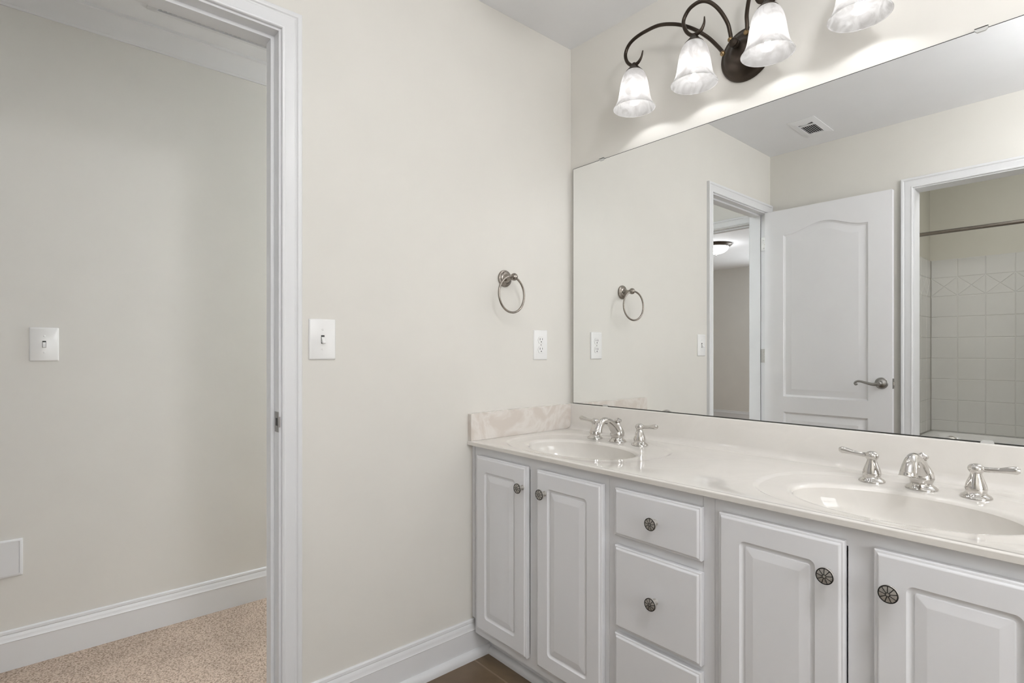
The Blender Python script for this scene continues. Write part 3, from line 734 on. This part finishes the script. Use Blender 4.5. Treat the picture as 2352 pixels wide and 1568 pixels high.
for dx, kind in SH:
    sgn = 1 if dx < 0 else -1
    P = [(LX+(x-LX)*sgn, y, z) for x, z, y in (OUT if kind == 1 else INN)]
    pts = catmull(P, 6); n = len(pts)
    rad = [0.0062 if i < n-14 else 0.0062-0.0042*(i-(n-14))/13 for i in range(n)]
    arm = MB().tube(pts, rad, 14).build('arm', 'bronze', vl)
    MB().sphere((P[0][0], P[0][1]-0.005, P[0][2]-0.003), 0.0085).build('finial', 'brass', arm)
    cx = LX+dx
    MB().lathe([(0.0295, 0.131), (0.0300, 0.135), (0.0255, 0.1395), (0.019, 0.147), (0.013, 0.154), (0.0095, 0.161), (0.006, 0.165)], (cx, LY, LZ), n=32).build('socket_cup', 'bronze', arm)
    prof = [(0.0255, 0.1385), (0.0300, 0.1330), (0.0375, 0.1230), (0.0440, 0.1080), (0.0490, 0.0880), (0.0525, 0.0660), (0.0560, 0.0440), (0.0605, 0.0260), (0.0665, 0.0120), (0.0735, 0.0015), (0.0748, 0.0), (0.0738, -0.0010)]
    prof = [(p.x, p.y) for p in catmull([(a, b, 0) for a, b in prof], 3)]
    inner = [(r-0.0026, h+0.0004) for r, h in reversed(prof)]
    sh = MB().lathe(prof+inner, (cx, LY, LZ), n=48, cap0=False, cap1=False).build('shade', 'shade', vl, smooth=60)
    MB().sphere((cx, LY, LZ+0.046), 0.0125, 18, 12, (1, 1, 1.0)).build('bulb', 'bulb', sh)
    MB().lathe([(0.011, 0.066), (0.012, 0.085), (0.012, 0.128)], (cx, LY, LZ), n=18).build('lamp_socket', 'plastic', sh)

# ------------------------------------------------------------------ fittings on the towel ring wall
tr = thing('towel_ring', 'brushed nickel towel ring hanging on the wall beside the mirror', 'towel ring', (0, -0.380, 1.410))
MB().lathe([(0.033, 0.0005), (0.033, 0.004), (0.0315, 0.007), (0.027, 0.009), (0.0255, 0.0115), (0.0225, 0.014), (0.017, 0.0155), (0.0155, 0.019), (0.011, 0.024), (0.009, 0.030), (0.0085, 0.048)], (0, -0.380, 1.410), 'x', 36).build('wall_plate', 'nickel', tr)
MB().sphere((0.058, -0.380, 1.411), 0.0145).build('post_ball', 'nickel', tr)
rc = (0.0585, -0.392, 1.343); rr = 0.0685
MB().tube([(rc[0]+0.006*math.sin(2*PI*i/64), rc[1]+rr*math.cos(2*PI*i/64+1.7), rc[2]+rr*math.sin(2*PI*i/64+1.7)) for i in range(64)], 0.0042, 12, closed=True).build('ring', 'nickel', tr)

def plate(x, y0, y1, z0, z1, t=0.006, bev=0.004):
    mb = MB()
    def lp(ins, d): return [(x+d, y, z) for y, z in rrect(y0+ins, y1-ins, z0+ins, z1-ins, 0.003, 3)]
    return mb.grid_loops([lp(0, 0.0005), lp(0, 0.0015), lp(bev*0.5, t-0.001), lp(bev, t)], True, True, True)
def light_switch(x, yc, zc, w, h, label):
    s = thing('light_switch', label, 'light switch', (x, yc, zc), 'toggle light switches')
    plate(x, yc-w/2, yc+w/2, zc-h/2, zc+h/2).build('cover_plate', 'plastic', s)
    MB().box(x+0.0058, x+0.0064, yc-0.0052, yc+0.0052, zc-0.0125, zc+0.0125).build('toggle_slot', 'slot', s)
    tg = MB(); P = [(0.005, 0.008), (0.009, 0.0065), (0.0205, -0.0105), (0.018, -0.0125), (0.005, -0.0095)]
    tg.grid_loops([[(x+a, yc+d, zc+b) for a, b in P] for d in (-0.0042, 0.0042)], True, True, True); tg.build('toggle', 'plastic', s)
    for dz in (-0.030, 0.030): MB().lathe([(0.0034, 0), (0.0028, 0.0012), (0.001, 0.0014)], (x+0.0058, yc, zc+dz), 'x', 14).build('screw', 'plastic', s)
    return s
ls = light_switch(0, -1.102, 1.1625, 0.0825, 0.123, 'white toggle switch beside the bathroom door casing')
dup(ls, (HX, -1.733, 1.1525), 'glossy white toggle switch on the hallway wall', 'toggle light switches')

oc = (0, -0.1867, 1.1535)
ot = thing('electrical_outlet', 'white duplex outlet below the towel ring', 'outlet', oc)
plate(0, oc[1]-0.0385, oc[1]+0.0385, oc[2]-0.0615, oc[2]+0.0615).build('cover_plate', 'plastic', ot)
for s in (-1, 1):
    zc = oc[2]+s*0.0195
    P = []
    for i in range(28):
        a = 2*PI*i/28; P.append((oc[1]+0.0172*math.cos(a), zc+max(-0.0135, min(0.0135, 0.0172*math.sin(a)))))
    r = MB().grid_loops([[(0.0055, y, z) for y, z in P], [(0.0075, y, z) for y, z in P]], True, True, True).build('receptacle', 'plastic', ot)
    q = MB()
    q.box(0.0074, 0.0079, oc[1]-0.0078, oc[1]-0.0055, zc-0.0005, zc+0.0085); q.box(0.0074, 0.0079, oc[1]+0.0055, oc[1]+0.0075, zc+0.0005, zc+0.0080)
    q.lathe([(0.0026, 0), (0.0026, 0.0005)], (0.0074, oc[1], zc-0.0068), 'x', 12)
    g2 = MB().tube([(0.0060, y, z) for y, z in P], 0.0006, 6, closed=True); g2.build('receptacle_seam', 'pewter', r)
    q.build('receptacle_slot', 'slot', r)
MB().lathe([(0.003, 0), (0.0025, 0.001), (0.001, 0.0012)], (0.0058, oc[1], oc[2]), 'x', 14).build('screw', 'satin', ot)

# access cover low on the hall wall
ac = thing('wall_access_cover', 'blank white framed access cover low on the hallway wall', 'access cover', (HX, -1.93, 0.33))
mb = MB()
y0, y1, z0, z1 = -2.075, -1.7905, 0.330, 0.461
def lp(ins, d, r=0.002): return [(HX+d, y, z) for y, z in rrect(y0+ins, y1-ins, z0+ins, z1-ins, r, 2)]
mb.grid_loops([lp(0, 0.0005), lp(0, 0.005), lp(0.003, 0.007), lp(0.009, 0.007), lp(0.010, 0.0045)], True, True, True); mb.build('cover_frame', 'trim', ac)
mb = MB().box(HX+0.004, HX+0.0065, y0+0.011, y1-0.011, z0+0.005, z1-0.005); mb.build('cover_panel', 'trim', ac)

# ------------------------------------------------------------------ ceiling vents
cv = thing('ceiling_vent', 'small white ceiling register with dark louvers, reflected in the mirror', 'ceiling vent', (0.372, -1.672, CE-0.008))
x0, x1, y0, y1 = 0.298, 0.444, -1.828, -1.520
def ring(mb, o, i, zo, zi, zt):
    mb.grid_loops([[(x, y, zt) for x, y in rrect(*o, 0.004, 2)], [(x, y, zo) for x, y in rrect(*o, 0.004, 2)], [(x, y, zi) for x, y in rrect(*i, 0.002, 2)], [(x, y, zt) for x, y in rrect(*i, 0.002, 2)]], True)
mb = MB(); ix = (0.330, 0.4125, -1.768, -1.578)
ring(mb, (x0, x1, y0, y1), ix, CE-0.0035, CE-0.0085, CE-0.0006); mb.build('vent_frame', 'ceiling', cv, smooth=20)
MB().box(ix[0], ix[1], ix[2], ix[3], CE-0.0018, CE-0.0008).build('vent_duct', 'dark', cv)
mb = MB(); mb.box(ix[0], ix[1], -1.624, -1.612, CE-0.0085, CE-0.0020)
for i in range(7):
    x = ix[0]+0.0090+i*0.0108
    mb.add([(x, ix[2], CE-0.0060), (x, ix[2], CE-0.0070), (x, -1.624, CE-0.0070), (x, -1.624, CE-0.0060), (x+0.0012, ix[2], CE-0.0060), (x+0.0012, ix[2], CE-0.0070), (x+0.0012, -1.624, CE-0.0070), (x+0.0012, -1.624, CE-0.0060)],
           [(0,1,2,3),(4,7,6,5),(0,4,5,1),(2,6,7,3),(1,5,6,2),(0,3,7,4)])
mb.build('louver', 'ceiling', cv)
P = [(0.330, -1.578), (0.330, -1.590), (0.345, -1.595), (0.362, -1.602), (0.378, -1.600), (0.392, -1.590), (0.4125, -1.584), (0.4125, -1.578)]
MB().grid_loops([[(x, y, CE-0.006) for x, y in P], [(x, y, CE-0.007) for x, y in P]], True, True, True).build('damper_lever', 'ceiling', cv)

hg = thing('hall_ceiling_grille', 'white slotted air grille on the hallway ceiling', 'air grille', (-0.60, -1.20, HC-0.01))
x0, x1, y0, y1 = -0.832, -0.42, -1.443, -0.72
ih = (-0.803, -0.45, -1.413, -0.75)
mb = MB(); ring(mb, (x0, x1, y0, y1), ih, HC-0.004, HC-0.011, HC-0.0006); mb.build('grille_frame', 'trim', hg, smooth=20)
MB().box(ih[0], ih[1], ih[2], ih[3], HC-0.0016, HC-0.0008).build('grille_duct', 'dark', hg)
mb = MB(); n = 41; p = (ih[3]-ih[2])/n
for i in range(n):
    y = ih[2]+i*p
    mb.box(ih[0]+0.018, ih[1]-0.018, y+0.0015, y+p-0.0015, HC-0.0050, HC-0.0040)
    mb.box(ih[0], ih[0]+0.018, y, y+0.0050, HC-0.0050, HC-0.0018); mb.box(ih[1]-0.018, ih[1], y, y+0.0050, HC-0.0050, HC-0.0018)
mb.build('grille_slat', 'trim', hg)

# ------------------------------------------------------------------ bedroom ceiling light, then added unseen fill lights
def flush(name, c, r, label, dome='dome'):
    fl = thing(name, label, 'ceiling light', c)
    MB().lathe([(r, -0.0006), (r, -0.012), (r*0.95, -0.022), (r*0.86, -0.034), (r*0.80, -0.040), (r*0.76, -0.036)], c, n=40, cap1=False).build('pan', 'bronze', fl)
    MB().lathe([(r*0.78*math.cos(t), -0.036-0.085*math.sin(t)) for t in [PI/2*i/10*0.98 for i in range(11)]], c, n=40, cap0=False).build('dome_shade', dome, fl)
    MB().lathe([(0.010, -0.119), (0.012, -0.124), (0.006, -0.130), (0.009, -0.137), (0.005, -0.144), (0.001, -0.146)], c, n=18).build('finial', 'nickel', fl)
flush('ceiling_light', (-1.735, -4.50, CE), 0.185, 'lit flush mount ceiling light in the bedroom, reflected through the doorways')
flush('ceiling_light', (-0.56, 0.92, HC), 0.165, 'added unseen fill light in the hallway, shaped as a flush mount', 'fill_hall')  # added out of view to brighten the hall wall
flush('ceiling_light', (1.36, -2.42, CE), 0.165, 'added unseen fill light in the shower room, shaped as a flush mount', 'fill_shower')  # added out of view to lift the shower tile and paint
gl = thing('added_globe_light', 'added unseen fill globe under the bathroom ceiling beyond the vanity end', 'ceiling light', (1.85, -1.15, CE))
MB().lathe([(0.065, -0.0006), (0.065, -0.012), (0.050, -0.024), (0.014, -0.030), (0.012, -0.095), (0.045, -0.100), (0.045, -0.118)], (1.85, -1.15, CE), n=32).build('canopy', 'bronze', gl)
MB().sphere((1.85, -1.15, CE-0.228), 0.122, 32, 20).build('globe_shade', 'fill_bath', gl)  # glowing sphere added out of view as general bathroom fill
flush('ceiling_light', (0.80, -0.70, CE), 0.150, 'added unseen fill light above the vanity, shaped as a flush mount', 'fill_vanity')  # added overhead, out of view, to even out the bathroom light
